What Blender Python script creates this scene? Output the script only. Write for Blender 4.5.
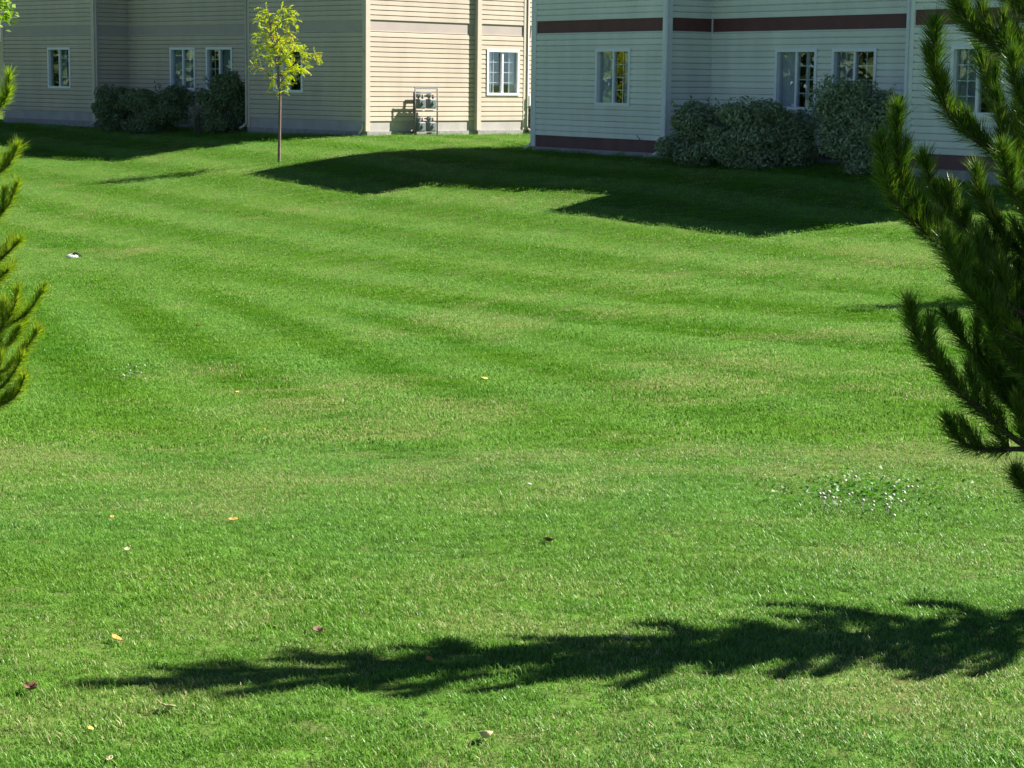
import bpy, math, random
import numpy as np
from mathutils import Vector, Matrix
random.seed(7)
rng = np.random.default_rng(7)
S = bpy.context.scene
for o in list(bpy.data.objects): bpy.data.objects.remove(o)
COL = S.collection
R = math.radians

# ---------------------------------------------------------------- camera
FPX, PITCH, ROLL = 2027.57, 0.147719, 0.012211
fw = np.array([0, math.cos(PITCH), -math.sin(PITCH)])
up0 = np.array([0, math.sin(PITCH), math.cos(PITCH)]); rt0 = np.array([1., 0, 0])
rt = math.cos(ROLL)*rt0 + math.sin(ROLL)*up0
up = -math.sin(ROLL)*rt0 + math.cos(ROLL)*up0
cd = bpy.data.cameras.new('camera'); cam = bpy.data.objects.new('camera', cd); COL.objects.link(cam)
cd.sensor_width = 36; cd.lens = FPX/1024*36; cd.clip_start = .1; cd.clip_end = 3000
cam.matrix_world = Matrix(((rt[0], up[0], -fw[0], 0), (rt[1], up[1], -fw[1], 0), (rt[2], up[2], -fw[2], 0), (0, 0, 0, 1)))
S.camera = cam
S.render.resolution_x = 1024; S.render.resolution_y = 768

# ---------------------------------------------------------------- sky, sun, exposure
AZ, EL = R(18), R(43.5)
SUN = Vector((math.cos(AZ)*math.cos(EL), math.sin(AZ)*math.cos(EL), math.sin(EL)))
w = bpy.data.worlds.new('World'); S.world = w; w.use_nodes = True
nt = w.node_tree; bg = nt.nodes['Background']
sky = nt.nodes.new('ShaderNodeTexSky'); sky.sky_type = 'NISHITA'; sky.sun_disc = False
sky.sun_elevation = EL; sky.sun_rotation = R(90)-AZ; sky.altitude = 1300; sky.dust_density = .0; sky.air_density = .5; sky.ozone_density = 2.2
nt.links.new(sky.outputs[0], bg.inputs[0]); bg.inputs[1].default_value = .05
sl = bpy.data.lights.new('sun', 'SUN'); sl.energy = 5.0; sl.angle = R(.53); sl.color = (1, .955, .87)
so = bpy.data.objects.new('sun', sl); COL.objects.link(so); so.rotation_euler = SUN.to_track_quat('Z', 'Y').to_euler()
so.location = SUN*60
S.view_settings.view_transform = 'Standard'; S.view_settings.look = 'None'
S.view_settings.exposure = 1.45; S.view_settings.gamma = 1
S.cycles.max_bounces = 6; S.cycles.diffuse_bounces = 2; S.cycles.glossy_bounces = 2; S.cycles.transmission_bounces = 3; S.cycles.transparent_max_bounces = 6

# ---------------------------------------------------------------- helpers
def ray(x, y): return fw + rt*(x-512)/FPX + up*(384-y)/FPX
def at(x, y, Y):
    d = ray(x, y); return d*(Y/d[1])

def tag(o, label=None, cat=None, group=None, kind=None):
    if label: o['label'] = label
    if cat: o['category'] = cat
    if group: o['group'] = group
    if kind: o['kind'] = kind
    return o
def empty(name, loc, rz=0):
    o = bpy.data.objects.new(name, None); COL.objects.link(o); o.location = loc; o.rotation_euler = (0, 0, rz); o.empty_display_size = .2; return o
def link(name, me, parent=None, loc=(0, 0, 0), rz=0):
    o = bpy.data.objects.new(name, me); COL.objects.link(o); o.parent = parent; o.location = loc; o.rotation_euler = (0, 0, rz); return o

class MB:
    def __init__(s): s.v = []; s.f = []
    def box(s, x0, x1, y0, y1, z0, z1):
        n = len(s.v)
        s.v += [(x0,y0,z0),(x1,y0,z0),(x1,y1,z0),(x0,y1,z0),(x0,y0,z1),(x1,y0,z1),(x1,y1,z1),(x0,y1,z1)]
        s.f += [tuple(n+i for i in q) for q in ((0,3,2,1),(4,5,6,7),(0,1,5,4),(1,2,6,5),(2,3,7,6),(3,0,4,7))]
        return s
    def prism(s, prof, x0, x1):            # profile in (y,z), extruded along x
        n = len(s.v); k = len(prof)
        s.v += [(x0, a, b) for a, b in prof] + [(x1, a, b) for a, b in prof]
        for i in range(k): j = (i+1) % k; s.f.append((n+i, n+j, n+k+j, n+k+i))
        s.f.append(tuple(n+i for i in range(k))[::-1]); s.f.append(tuple(n+k+i for i in range(k)))
        return s
    def poly(s, pts, z0, z1):              # vertical prism
        n = len(s.v); k = len(pts)
        s.v += [(a, b, z0) for a, b in pts] + [(a, b, z1) for a, b in pts]
        for i in range(k): j = (i+1) % k; s.f.append((n+i, n+j, n+k+j, n+k+i))
        s.f.append(tuple(n+i for i in range(k))[::-1]); s.f.append(tuple(n+k+i for i in range(k)))
        return s
    def tube(s, pts, rad, sides=6, cap=True):
        pts = [Vector(p) for p in pts]
        if not hasattr(rad, '__len__'): rad = [rad]*len(pts)
        n0 = len(s.v); a = None
        for i, p in enumerate(pts):
            t = (pts[min(i+1, len(pts)-1)]-pts[max(i-1, 0)])
            t = t.normalized() if t.length > 1e-9 else Vector((0, 0, 1))
            if a is None: a = t.orthogonal().normalized()
            a = (a - t*a.dot(t)).normalized(); b = t.cross(a)
            for k in range(sides):
                an = 2*math.pi*k/sides
                s.v.append(tuple(p + (a*math.cos(an)+b*math.sin(an))*rad[i]))
        for i in range(len(pts)-1):
            for k in range(sides):
                m = (k+1) % sides; q = n0+i*sides
                s.f.append((q+k, q+m, q+sides+m, q+sides+k))
        if cap:
            s.f.append(tuple(n0+k for k in range(sides))[::-1]); q = n0+(len(pts)-1)*sides
            s.f.append(tuple(q+k for k in range(sides)))
        return s
    def sphere(s, c, r, seg=10, ring=6, sz=1.):
        n = len(s.v)
        for i in range(ring+1):
            th = math.pi*i/ring
            for k in range(seg):
                ph = 2*math.pi*k/seg
                s.v.append((c[0]+r*math.sin(th)*math.cos(ph), c[1]+r*math.sin(th)*math.sin(ph), c[2]+r*sz*math.cos(th)))
        for i in range(ring):
            for k in range(seg):
                m = (k+1) % seg; s.f.append((n+i*seg+k, n+(i+1)*seg+k, n+(i+1)*seg+m, n+i*seg+m))
        return s
    def mesh(s, name, mat=None, smooth=False):
        me = bpy.data.meshes.new(name); me.from_pydata([tuple(map(float, v)) for v in s.v], [], s.f); me.update()
        if mat: me.materials.append(mat)
        if smooth: me.polygons.foreach_set('use_smooth', [True]*len(me.polygons))
        return me
    def build(s, name, mat=None, parent=None, loc=(0, 0, 0), rz=0, smooth=False):
        return link(name, s.mesh(name, mat, smooth), parent, loc, rz)

def soup(name, V, k, mat, uv=None):
    """V (n*k,3) array of n separate k-gons (k=3 or 4); uv per face random in x."""
    n = len(V)//k
    me = bpy.data.meshes.new(name)
    me.vertices.add(len(V)); me.vertices.foreach_set('co', np.asarray(V, np.float32).ravel())
    me.loops.add(n*k); me.loops.foreach_set('vertex_index', np.arange(n*k, dtype=np.int32))
    me.polygons.add(n); me.polygons.foreach_set('loop_start', np.arange(0, n*k, k, dtype=np.int32))
    me.polygons.foreach_set('loop_total', np.full(n, k, np.int32))
    if uv is not None:
        u = me.uv_layers.new(name='UVMap'); u.data.foreach_set('uv', np.asarray(uv, np.float32).ravel())
    me.update(calc_edges=True); me.validate()
    if mat: me.materials.append(mat)
    return me

# ---------------------------------------------------------------- materials
def nodes(name):
    m = bpy.data.materials.new(name); m.use_nodes = True; t = m.node_tree
    return m, t, t.nodes, t.links, t.nodes['Principled BSDF']
def mixrgb(t, fac, a, b, mode='MIX'):
    n = t.nodes.new('ShaderNodeMix'); n.data_type = 'RGBA'; n.blend_type = mode
    for s_, v in ((0, fac), (6, a), (7, b)):
        if hasattr(v, 'links'): t.links.new(v, n.inputs[s_])
        else: n.inputs[s_].default_value = v if s_ == 0 else ((*v, 1) if len(v) == 3 else v)
    return n.outputs[2]
def mapr(t, v, a, b, c=0., d=1.):
    n = t.nodes.new('ShaderNodeMapRange'); n.inputs[1].default_value = a; n.inputs[2].default_value = b; n.inputs[3].default_value = c; n.inputs[4].default_value = d
    t.links.new(v, n.inputs[0]); return n.outputs[0]
def noise(t, scale, detail=4, vec=None, rough=.55):
    n = t.nodes.new('ShaderNodeTexNoise'); n.inputs['Scale'].default_value = scale; n.inputs['Detail'].default_value = detail; n.inputs['Roughness'].default_value = rough
    if vec is not None: t.links.new(vec, n.inputs['Vector'])
    return n.outputs['Fac']
def worldpos(t, sc=(1, 1, 1)):
    g = t.nodes.new('ShaderNodeNewGeometry'); m = t.nodes.new('ShaderNodeMapping'); m.inputs['Scale'].default_value = sc
    t.links.new(g.outputs['Position'], m.inputs['Vector']); return m.outputs[0]
def plain(name, col, rough=.6, var=.12, scale=6, bump=.0, spec=.35, stretch=(1, 1, 1), metal=0):
    m, t, N, L, b = nodes(name)
    v = worldpos(t, stretch); f = noise(t, scale, 5, v)
    f2 = mapr(t, f, .3, .7)
    lo = tuple(c*(1-var) for c in col); hi = tuple(min(1, c*(1+var)) for c in col)
    L.new(mixrgb(t, f2, lo, hi), b.inputs['Base Color'])
    b.inputs['Roughness'].default_value = rough; b.inputs['Specular IOR Level'].default_value = spec; b.inputs['Metallic'].default_value = metal
    if bump:
        bp = N.new('ShaderNodeBump'); bp.inputs['Strength'].default_value = bump; bp.inputs['Distance'].default_value = .01
        L.new(noise(t, scale*8, 3, v), bp.inputs['Height']); L.new(bp.outputs[0], b.inputs['Normal'])
    return m
def siding_mat(name, col):
    m, t, N, L, b = nodes(name)
    v = worldpos(t, (1, 1, .25)); f = mapr(t, noise(t, 2.2, 5, v), .3, .75)      # faint vertical weather streaks
    c = mixrgb(t, f, tuple(x*.88 for x in col), tuple(x*1.04 for x in col))
    oi = N.new('ShaderNodeObjectInfo'); f2 = mapr(t, oi.outputs['Random'], 0, 1, .95, 1.04)
    hs = N.new('ShaderNodeHueSaturation'); L.new(f2, hs.inputs['Value']); L.new(c, hs.inputs['Color']); L.new(hs.outputs[0], b.inputs['Base Color'])
    b.inputs['Roughness'].default_value = .5; b.inputs['Specular IOR Level'].default_value = .3
    bp = N.new('ShaderNodeBump'); bp.inputs['Strength'].default_value = .15; bp.inputs['Distance'].default_value = .004
    L.new(noise(t, 30, 3, worldpos(t, (1, 1, 6))), bp.inputs['Height']); L.new(bp.outputs[0], b.inputs['Normal'])
    return m
def leafmat(name, c0, c1, c2=None, trans=.4, rough=.45, spec=.4):
    """leaf colour varies by the per-leaf random stored in uv.x and by clump noise; light passes through"""
    m, t, N, L, b = nodes(name)
    uv = N.new('ShaderNodeUVMap'); sx = N.new('ShaderNodeSeparateXYZ'); L.new(uv.outputs[0], sx.inputs[0])
    c = mixrgb(t, sx.outputs[0], c0, c1)
    if c2: c = mixrgb(t, mapr(t, sx.outputs[1], .55, .95), c, c2)
    L.new(c, b.inputs['Base Color']); b.inputs['Roughness'].default_value = rough; b.inputs['Specular IOR Level'].default_value = spec
    tr = N.new('ShaderNodeBsdfTranslucent'); hs = N.new('ShaderNodeHueSaturation'); hs.inputs['Value'].default_value = 1.25; hs.inputs['Saturation'].default_value = 1.1
    L.new(c, hs.inputs['Color']); L.new(hs.outputs[0], tr.inputs[0])
    mx = N.new('ShaderNodeMixShader'); mx.inputs[0].default_value = trans
    L.new(b.outputs[0], mx.inputs[1]); L.new(tr.outputs[0], mx.inputs[2]); L.new(mx.outputs[0], N['Material Output'].inputs[0])
    return m
M = {}
M['sid_r'] = siding_mat('pale_siding', (.86, .86, .77))
M['sid_l'] = siding_mat('tan_siding', (.62, .53, .425))
M['trim_r'] = plain('pale_trim', (.82, .82, .79), .5, .05)
M['trim_l'] = plain('tan_trim', (.62, .54, .44), .5, .05)
M['brown'] = plain('brown_panel', (.155, .058, .056), .6, .12, 3)
M['skirt_r'] = plain('brown_skirt', (.165, .078, .078), .65, .2, 2.5, stretch=(1, 1, .4))
M['band_l'] = plain('grey_panel', (.47, .40, .36), .6, .05, 2)
M['skirt_l'] = plain('grey_skirt', (.47, .43, .41), .65, .12, 2.5)
M['concrete'] = plain('concrete', (.33, .32, .30), .9, .2, 9, .4)
M['white'] = plain('white_vinyl', (.86, .87, .88), .35, .03)
M['muntin'] = plain('muntin_white', (.85, .86, .84), .4, .03)
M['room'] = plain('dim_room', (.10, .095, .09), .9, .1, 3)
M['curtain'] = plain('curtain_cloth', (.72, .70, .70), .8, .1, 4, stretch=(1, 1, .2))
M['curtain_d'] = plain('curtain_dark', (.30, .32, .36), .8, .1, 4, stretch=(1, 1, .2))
M['roof'] = plain('roof_shingle', (.09, .075, .07), .9, .25, 14, .5)
M['grey_metal'] = plain('grey_painted_metal', (.17, .20, .21), .45, .08, 12)
M['dark_metal'] = plain('dark_pipe', (.13, .12, .12), .5, .2, 20)
M['bark'] = plain('bark', (.22, .16, .13), .9, .35, 22, .8, stretch=(1, 1, .3))
M['bark_p'] = plain('pine_bark', (.10, .07, .052), .9, .35, 40, .8)
M['stone_white'] = plain('white_plastic', (.55, .54, .50), .5, .06, 12)
M['black'] = plain('black_hole', (.015, .015, .015), .8, .1)
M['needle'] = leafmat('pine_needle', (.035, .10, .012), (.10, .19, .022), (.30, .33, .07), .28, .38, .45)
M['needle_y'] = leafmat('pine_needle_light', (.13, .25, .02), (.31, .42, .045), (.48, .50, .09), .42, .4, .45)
M['locust'] = leafmat('locust_leaflet', (.28, .40, .018), (.52, .57, .03), (.74, .60, .035), .5, .5, .3)
M['broad'] = leafmat('broad_leaf', (.10, .21, .02), (.26, .40, .05), (.42, .50, .14), .45, .5, .3)
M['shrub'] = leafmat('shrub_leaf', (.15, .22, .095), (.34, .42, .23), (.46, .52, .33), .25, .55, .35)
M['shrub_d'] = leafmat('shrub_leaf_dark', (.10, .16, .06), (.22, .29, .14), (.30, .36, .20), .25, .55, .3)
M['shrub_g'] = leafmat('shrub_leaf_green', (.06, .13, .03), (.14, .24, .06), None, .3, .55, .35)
def glass():
    m, t, N, L, b = nodes('window_glass'); N.remove(b)
    tr = N.new('ShaderNodeBsdfTransparent'); tr.inputs[0].default_value = (.85, .89, .90, 1)
    gl = N.new('ShaderNodeBsdfGlossy'); gl.inputs['Roughness'].default_value = .01; gl.inputs[0].default_value = (.95, .97, 1, 1)
    lw = N.new('ShaderNodeLayerWeight'); lw.inputs[0].default_value = .5          # facing term: the same from both sides of the sheet
    pw = N.new('ShaderNodeMath'); pw.operation = 'POWER'; pw.inputs[1].default_value = 4.5; L.new(lw.outputs['Facing'], pw.inputs[0])
    fac = mapr(t, pw.outputs[0], 0, 1, .075, .95)
    bp = N.new('ShaderNodeBump'); bp.inputs['Strength'].default_value = .05; bp.inputs['Distance'].default_value = .02
    L.new(noise(t, 1.5, 1, worldpos(t)), bp.inputs['Height']); L.new(bp.outputs[0], gl.inputs['Normal'])
    mx = N.new('ShaderNodeMixShader'); L.new(fac, mx.inputs[0]); L.new(tr.outputs[0], mx.inputs[1]); L.new(gl.outputs[0], mx.inputs[2])
    L.new(mx.outputs[0], N['Material Output'].inputs[0]); return m
M['glass'] = glass()

# ---------------------------------------------------------------- terrain
CP = np.array([
 (.45,46.4,-1.53),(3,42.7,-1.54),(5.5,39,-1.57),(8.1,35.3,-1.63),(12,30,-1.62),(16,36,-1.5),(8,50,-1.5),(20,20,-1.9),
 (-16,64,-1.44),(-12.5,60.5,-1.47),(-7.2,55.3,-1.45),(-3.8,51.9,-1.40),(-1.2,54.5,-1.41),(2,58,-1.4),(-8,70,-1.4),(-26,72,-1.6),
 (-5.84,44.9,-2.03),(-2.43,40.4,-2.16),(-1.56,41.0,-2.02),(1.49,35.9,-1.97),(.45,35.2,-2.20),(3.48,30.6,-2.27),(-3.8,46.4,-1.66),(-.9,48.6,-1.56),
 (-9.5,50.2,-1.93),(-9.3,44.8,-2.36),(-5.35,46.2,-1.86),(7.7,33.6,-1.86),(-14,52,-2.2),
 (-6.8,31.5,-2.76),(-10,33,-2.8),(-3,27.5,-2.68),(1.5,24.5,-2.5),(6,21.5,-2.3),(-2,33.5,-2.5),(-6,38,-2.55),
 (0,10,-1.93),(-3,15,-2.30),(3,15,-2.12),(0,20,-2.42),(-5,21,-2.5),(-8,24,-2.65),(7,15,-2.0),(-8,14,-2.2),
 (-1.5,5.5,-1.60),(1.5,5.8,-1.62),(3,8,-1.75),(-3,8,-1.80),(0,2,-1.55),(6,4,-1.6),(-6,4,-1.65),(0,-4,-1.5),(12,8,-1.8),(-12,8,-1.9),
 (-40,40,-2.2),(-40,0,-1.8),(40,0,-1.8),(40,50,-1.5),(0,100,-1.4),(-40,100,-1.5),(40,100,-1.4),(0,-30,-1.5)], float)
def tps(r): return np.where(r > 1e-9, r*r*np.log(np.maximum(r, 1e-9)), 0)
_n = len(CP); _A = np.zeros((_n+3, _n+3)); _d = np.hypot(CP[:,None,0]-CP[None,:,0], CP[:,None,1]-CP[None,:,1])
_A[:_n,:_n] = tps(_d)+np.eye(_n)*.06; _A[:_n,_n] = 1; _A[:_n,_n+1:] = CP[:,:2]; _A[_n,:_n] = 1; _A[_n+1:,:_n] = CP[:,:2].T
_w = np.linalg.solve(_A, np.concatenate([CP[:,2], [0,0,0]]))
def height(X, Y):
    X = np.asarray(X, float); Y = np.asarray(Y, float); sh = X.shape
    X = np.clip(X.ravel(), -40, 40); Y = np.clip(Y.ravel(), -30, 100)
    z = np.empty(len(X))
    for i in range(0, len(X), 40000):
        a, b = X[i:i+40000], Y[i:i+40000]
        z[i:i+40000] = tps(np.hypot(a[:,None]-CP[None,:,0], b[:,None]-CP[None,:,1]))@_w[:_n] + _w[_n] + _w[_n+1]*a + _w[_n+2]*b
    z += .012*np.sin(X*2.1+1.3*np.sin(Y*1.1))*np.sin(Y*1.7+.8*np.sin(X*.9)) + .006*np.sin(X*5.3+Y*2.2)*np.sin(Y*4.1-X)
    return z.reshape(sh)
def gz(x, y): return float(height(np.array([x]), np.array([y]))[0])

# smooth value noise for lawn colour
_tab = rng.random((64, 64))
def vnoise(X, Y, sc):
    x, y = X*sc, Y*sc; xi = np.floor(x).astype(int); yi = np.floor(y).astype(int); fx = x-xi; fy = y-yi
    fx = fx*fx*(3-2*fx); fy = fy*fy*(3-2*fy)
    t = lambda a, b: _tab[a % 64, b % 64]
    return (t(xi,yi)*(1-fx)+t(xi+1,yi)*fx)*(1-fy)+(t(xi,yi+1)*(1-fx)+t(xi+1,yi+1)*fx)*fy
def sstep(x, a, b):
    t = np.clip((x-a)/(b-a), 0, 1); return t*t*(3-2*t)
def lawn(X, Y):
    """mown stripes (-1..1, which way the mower laid the blades), dryness 0..1, unit stripe direction"""
    X = np.asarray(X, float); Y = np.asarray(Y, float)
    wob = .14*(vnoise(X, Y, .22)-.5)
    # beyond the dip the passes run along the pale building, on the near bank they fan out
    c_far = (.835*X + .55*Y) + wob
    c_near = .955*X + .30*Y + .6*wob
    edge = sstep(c_far, 10.6, 11.1)          # side of the dip (0 near bank, 1 far)
    def sq(c, c0, per, k=2.): return -np.tanh(k*np.cos(2*np.pi*(c-c0)/per))
    s = edge*sq(c_far, 14.5, 2.2, 3.2)*(.9+.25*vnoise(X+3, Y+8, .16)) + (1-edge)*sq(c_near, 2.7, 1.2)*sstep(Y, 7.5, 12.5)*(.35+.35*vnoise(X+5, Y+2, .35)+.45*sstep(Y, 12, 16)*sstep(2.2-X-.08*(Y-14), 0, 2.5))
    far2 = sstep(Y, 30, 37); s = s*.72*(1+.12*far2)
    n1 = vnoise(X, Y, .8); n2 = vnoise(X+9, Y+3, 2.7); n3 = vnoise(X+31, Y-7, .3)
    dry = np.clip(.5*n1+.5*n2+.35*n3-.68, 0, 1)*1.5
    dry += .55*np.exp(-(((X+.9)/1.0)**2+((Y-12.9)/1.6)**2))*(.4+n2) + .35*np.exp(-(((X-1.0)/.9)**2+((Y-7.1)/.45)**2))*(.3+n2)
    dry += .5*np.exp(-((Y-31.6+.1*X)/.5)**2)*sstep(-X, 3.5, 6)*(.3+n2)
    return s, np.clip(dry, 0, 1)

def axis(lo, hi, step, far):
    a = list(np.arange(lo, hi+1e-6, step)); g = step
    while a[-1] < far: g *= 1.45; a.append(a[-1]+g)
    g = step
    while a[0] > -far: g *= 1.45; a.insert(0, a[0]-g)
    return np.array(a)
xs = axis(-18, 14, .25, 900); ys = axis(2, 64, .25, 900)
GX, GY = np.meshgrid(xs, ys); GZ = height(GX, GY); ny, nx = GX.shape
me = bpy.data.meshes.new('ground')
idx = np.arange(nx*ny).reshape(ny, nx)
fc = np.stack([idx[:-1,:-1], idx[:-1,1:], idx[1:,1:], idx[1:,:-1]], -1).reshape(-1, 4)
me.vertices.add(nx*ny); me.vertices.foreach_set('co', np.stack([GX, GY, GZ], -1).astype(np.float32).ravel())
me.loops.add(fc.size); me.loops.foreach_set('vertex_index', fc.astype(np.int32).ravel())
me.polygons.add(len(fc)); me.polygons.foreach_set('loop_start', np.arange(0, fc.size, 4, dtype=np.int32)); me.polygons.foreach_set('loop_total', np.full(len(fc), 4, np.int32))
me.polygons.foreach_set('use_smooth', [True]*len(fc)); me.update(calc_edges=True)
st, dr = lawn(GX.ravel(), GY.ravel())
for nm, a in (('stripe', st), ('dry', dr)):
    at_ = me.attributes.new(nm, 'FLOAT', 'POINT'); at_.data.foreach_set('value', a.astype(np.float32))
def turf_mat(name, attr_type, blade):
    m, t, N, L, b = nodes(name)
    def att(n):
        a = N.new('ShaderNodeAttribute'); a.attribute_type = attr_type; a.attribute_name = n; return a.outputs['Fac']
    s, d = att('stripe'), att('dry')
    sf = mapr(t, s, -1, 1)  # stripe sheen of the leaning blades, painted into blade and soil colour
    if blade:
        uv = N.new('ShaderNodeUVMap'); sx = N.new('ShaderNodeSeparateXYZ'); L.new(uv.outputs[0], sx.inputs[0])
        dark = mixrgb(t, sx.outputs[0], (.064, .212, .008), (.116, .296, .012))
        lite = mixrgb(t, sx.outputs[0], (.158, .345, .055), (.252, .460, .110))
        c = mixrgb(t, sf, dark, lite)
        c = mixrgb(t, mapr(t, noise(t, .55, 3, worldpos(t)), .35, .68), c, mixrgb(t, .45, c, (.165, .315, .012)))
        c = mixrgb(t, mapr(t, noise(t, 3.1, 4, worldpos(t)), .5, .75, 0, .35), c, (.075, .235, .020))
        hv = N.new('ShaderNodeHueSaturation'); L.new(mapr(t, att('rnd'), 0, 1, .72, 1.22), hv.inputs['Value']); L.new(c, hv.inputs['Color']); c = hv.outputs[0]
        ad = N.new('ShaderNodeMath'); ad.operation = 'ADD'; L.new(mapr(t, d, 0, 1, 0, .55), ad.inputs[0]); L.new(sx.outputs[0], ad.inputs[1])
        c = mixrgb(t, mapr(t, ad.outputs[0], .97, 1.10), c, (.50, .48, .22))
        c = mixrgb(t, mapr(t, d, .2, 1, 0, .35), c, (.25, .34, .08))
        L.new(c, b.inputs['Base Color']); b.inputs['Roughness'].default_value = .42; L.new(mapr(t, att('lod'), 0, 1, .38, .12), b.inputs['Specular IOR Level'])
        tr = N.new('ShaderNodeBsdfTranslucent'); L.new(c, tr.inputs[0])
        mx = N.new('ShaderNodeMixShader'); mx.inputs[0].default_value = .4
        L.new(b.outputs[0], mx.inputs[1]); L.new(tr.outputs[0], mx.inputs[2]); L.new(mx.outputs[0], N['Material Output'].inputs[0])
    else:
        g = mixrgb(t, sf, (.046, .140, .009), (.125, .230, .038))
        g = mixrgb(t, mapr(t, noise(t, 9, 5, worldpos(t)), .35, .7), g, (.09, .11, .035))
        g = mixrgb(t, mapr(t, d, .2, 1, 0, .5), g, (.17, .15, .06))
        L.new(g, b.inputs['Base Color']); b.inputs['Roughness'].default_value = 1; b.inputs['Specular IOR Level'].default_value = .05
        bp = N.new('ShaderNodeBump'); bp.inputs['Strength'].default_value = .8; bp.inputs['Distance'].default_value = .03
        L.new(noise(t, 40, 5, worldpos(t)), bp.inputs['Height']); L.new(bp.outputs[0], b.inputs['Normal'])
    return m
me.materials.append(turf_mat('turf_soil', 'GEOMETRY', False))
tag(link('ground', me), kind='structure')

# ---------------------------------------------------------------- building geometry (metres, camera at the origin)
yR, yL = .603766, .788875
FR = np.array([-math.cos(yR), -math.sin(yR)]); SR = np.array([math.sin(yR), -math.cos(yR)])
FL = np.array([-math.cos(yL), -math.sin(yL)]); SL = np.array([math.sin(yL), -math.cos(yL)])
RA = np.array([.431, 46.428])
RB = RA+SR*4.74; RC = RB-FR*1.211; RD = RA+SR*(4.678+7.02); RD0 = RD-FR*1.211; RE = RD+SR*4.678
RBK = -FR*10.5
L0 = np.array([-15.984, 63.988]); LL = SL
L1 = L0+SL*5.04; L2 = L1-FL*1.21; L3 = L0+SL*12.37; L3r = L3-FL*1.21; L4 = L0+SL*17.19
# end wall runs along -FL (away, to the right); outward normal SL
E1 = L4-FL*3.83; E2 = E1+SL*.1; E3 = E2-FL*1.80; E3r = E3-SL*.1; E4 = E3r-FL*6.0
LBK0 = L0-FL*11.5
ZR, ZL = -1.169, -1.018
CO = .125; NLOW = 18; BAND = .295
EAVE_R, EAVE_L = 3.55, 3.65
PROF = [(0, 0), (-.038, 0), (-.034, .098), (-.010, .109), (-.003, .112), (-.003, CO+.001), (0, CO+.001)]
_board = {}
def board_mesh(length, mat):
    k = (round(length, 3), mat.name)
    if k not in _board: _board[k] = MB().prism(PROF, 0, k[0]).mesh('siding_board', mat)
    return _board[k]
def clip_prof(lo, hi):
    """board profile cut to heights lo..hi"""
    pts = [(0, lo), (0, hi)]; out = []
    P_ = PROF[1:6]
    def yat(z):
        for (a, b), (c_, d) in zip(P_, P_[1:]):
            if b <= z <= d and d > b: return a+(c_-a)*(z-b)/(d-b)
        return P_[-1][0]
    zs = [lo]+[b for a, b in P_ if lo < b < hi]+[hi]
    return [(0, lo)]+[(yat(z), z) for z in zs]+[(0, hi)]
def polypts(b, pts): return [(p[0]-b.location.x, p[1]-b.location.y) for p in pts]

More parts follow.
